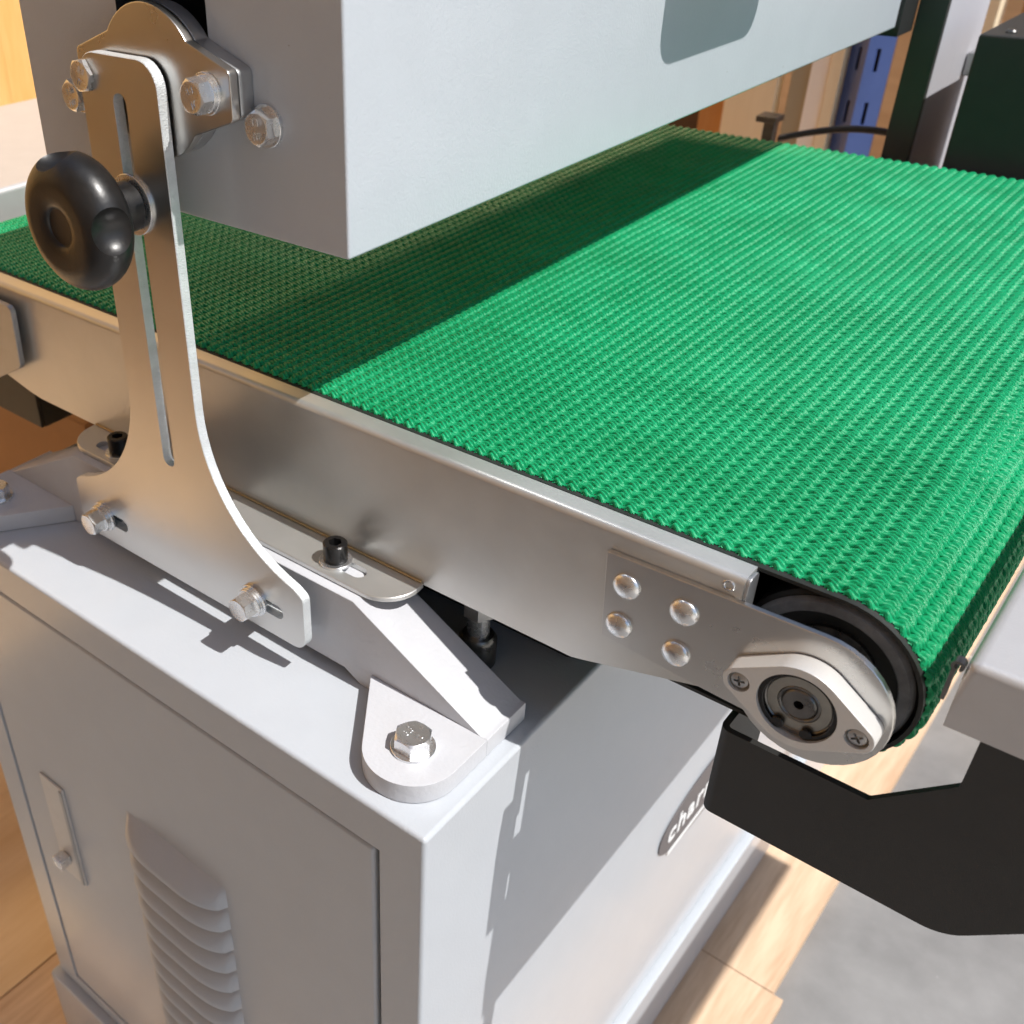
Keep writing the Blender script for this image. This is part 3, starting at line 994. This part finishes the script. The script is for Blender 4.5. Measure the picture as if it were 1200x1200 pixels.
# snap ring with its two ears
sr = bmesh.new()
n = 56
def ringpts(r):
    return [(r * math.cos(R(-68) + R(316) * k / n), r * math.sin(R(-68) + R(316) * k / n)) for k in range(n + 1)]
pts = ringpts(15.5) + ringpts(13.6)[::-1]
pts = [(hx + u, hz + v) for u, v in pts]
sring = merge(prism(pts, 'y', 80.4, 81.6, 0.15, 1),
              prism(circle(hx + 13.0 * math.cos(R(-64)), hz + 13.0 * math.sin(R(-64)), 2.5, 20), 'y', 80.3, 81.7, 0.2, 1),
              prism(circle(hx + 13.0 * math.cos(R(244)), hz + 13.0 * math.sin(R(244)), 2.5, 20), 'y', 80.3, 81.7, 0.2, 1))
obj('snap_ring', sring, black_ox, FB)
def cross_screw():
    b = lathe([(3.9, 0), (3.9, 1.4), (3.5, 2.1), (2.6, 2.5), (0, 2.6)], 32)
    c = merge(prism([(-2.3, -0.5), (2.3, -0.5), (2.3, 0.5), (-2.3, 0.5)], 'z', 1.2, 4))
    d = merge(prism([(-0.5, -2.3), (0.5, -2.3), (0.5, 2.3), (-0.5, 2.3)], 'z', 1.2, 4))
    return local_mesh('cross_screw', boolean(b, [c, d]), galv_dull, 35)
cs = cross_screw()
for x, z, sp_ in ((hx - 23.3, hz + 0.4, 12), (hx + 23.3, hz - 1.2, 35)):
    place('cross_screw', cs, (x, 82.2, z), FB, (Matrix.Rotation(R(90), 4, 'X') @ Matrix.Rotation(R(sp_), 4, 'Z')).to_euler())

# ---- left end plate (tension plate) with a bolt hole
lp = prism(fillet([(-410, 126, 5), (-413, 82, 6), (-447, 64, 0), (-525, 62, 20), (-560, 96, 25), (-525, 128, 20)], 7), 'y', 84.5, 88.5, 0.5, 1)
lp = boolean(lp, [prism(circle(-441.5, 91.5, 5.2, 24), 'y', 80, 95)])
obj('tension_plate', lp, galv_dull, CV)
obj('tension_bolt', xf(lathe([(4.6, 0), (4.6, 3), (0, 3.2)], 24), at(-441.5, 92.2, 91.5, FACE_Y)), black_ox, CV)
# underside: black box added to fill the dark, and lifting rod
GB = thing('dark_filler_box', 'matt black box added to fill the dark under the conveyor', 'gearbox', (-170, 380, 0))
obj('filler_case', box(-330, -14, 148, 640, 0.4, 54, 3), black_pt, GB)
obj('filler_lid', box(-320, -24, 156, 630, 54.3, 56.3, 1), black_pt, GB)
LR = thing('lift_rod', 'shiny vertical lifting rod behind the cast bridge under the rail', 'rod', (-54, 116, 0))
obj('rod', xf(lathe([(6.2, 0.3), (6.2, 60)], 32), at(-54, 116, 0)), bright, LR)
obj('rod_collar', xf(lathe([(10, 0.3), (10.5, 1.5), (10.5, 17), (8.5, 20)], 32), at(-54, 116, 0)), dark_steel, LR)
obj('rod_nut', xf(lathe([(9, 0), (9, 10)], 6), at(-54, 116, 34)), galv_dull, LR)

# ================================================================== EXTENSION TABLES
def table_bm(x0, x1, y0, y1, z0, z1):
    outer = fillet([(x0, z0, 0), (x1, z0, 0), (x1, z1, 4.5), (x0, z1, 4.5)], 6)
    b = prism(outer, 'y', y0, y1)
    es = [e for e in b.edges if len(e.link_faces) == 2 and any(abs(f.normal.y) > 0.9 for f in e.link_faces)
          and all(v.co.z > z0 + 1 for v in e.verts)]
    bmesh.ops.bevel(b, geom=es, offset=3.5, segments=4, profile=0.5, affect='EDGES')
    return b
ET = thing('extension_table', 'satin grey steel extension table right of the green belt end', 'table', (330, 405, 110))
obj('table_top', table_bm(164.8, 212, 90, 718, 110, 140.4), satin, ET, 30)
obj('shade_rail', table_bm(455, 510, 90, 718, 110, 140.4), satin, ET, 30)  # unseen bar added to shade the floor beside the cabinet
obj('cross_bar', box(212.3, 454.7, 690, 716, 112, 138, 2), satin, ET, 30)
# hanging hinge strip with a curled top along the near edge
cur = []
for k in range(19):
    q = R(-60) + R(330) * k / 18
    cur.append((162.3 + 2.3 * math.cos(q), 136.0 + 2.3 * math.sin(q)))
cin = [(162.3 + (u - 162.3) * 0.5, 136.0 + (v_ - 136.0) * 0.5) for u, v_ in cur][::-1]
obj('curled_lip', merge(prism(cur + cin, 'y', 91, 95), prism([(160.6, 120), (162.0, 120), (162.0, 133.9), (160.6, 133.9)], 'y', 91, 95)), dark_steel, ET)
sup_pts = fillet([(118, 6.5, 0), (192, 6.5, 22), (242, 56.5, 8), (242, 109.5, 0), (177.3, 109.5, 0), (177.0, 83.5, 1.5), (150.3, 57.0, 1.5), (118, 57, 0)], 7)
lsh = fillet([(118, 93, 0), (87.3, 93, 5), (87.3, 150, 0), (90.3, 150, 0), (90.3, 96, 2), (118, 96, 0)], 6)
obj('support_arm', merge(prism(sup_pts, 'y', 93, 96), prism(lsh, 'z', 6.5, 57)), black_pt, ET, 30)
obj('support_arm', prism(fillet([(118, 6.5, 0), (192, 6.5, 22), (242, 56.5, 8), (242, 109.5, 0), (177.3, 109.5, 0), (177.0, 83.5, 1.5), (150.3, 57.0, 1.5), (118, 57, 0)], 7), 'y', 690, 693), black_pt, ET, 30)
EL = thing('extension_table', 'cream looking extension table beyond the far left end of the belt', 'table', (-735, 405, 110))
obj('table_top', table_bm(-865, -600, 90, 718, 110, 140.4), satin, EL, 30)
obj('support_arm', merge(box(-700, -478, 128, 131, -6, 32, 1), box(-481, -478, 131.2, 170, -6, 32, 0.5)), black_pt, EL)

# any leftover tagging for children without parents is a bug: check
for ob in SC.objects:
    if ob.type == 'MESH' and ob.parent is None and 'kind' not in ob and 'label' not in ob:
        print('UNTAGGED', ob.name)
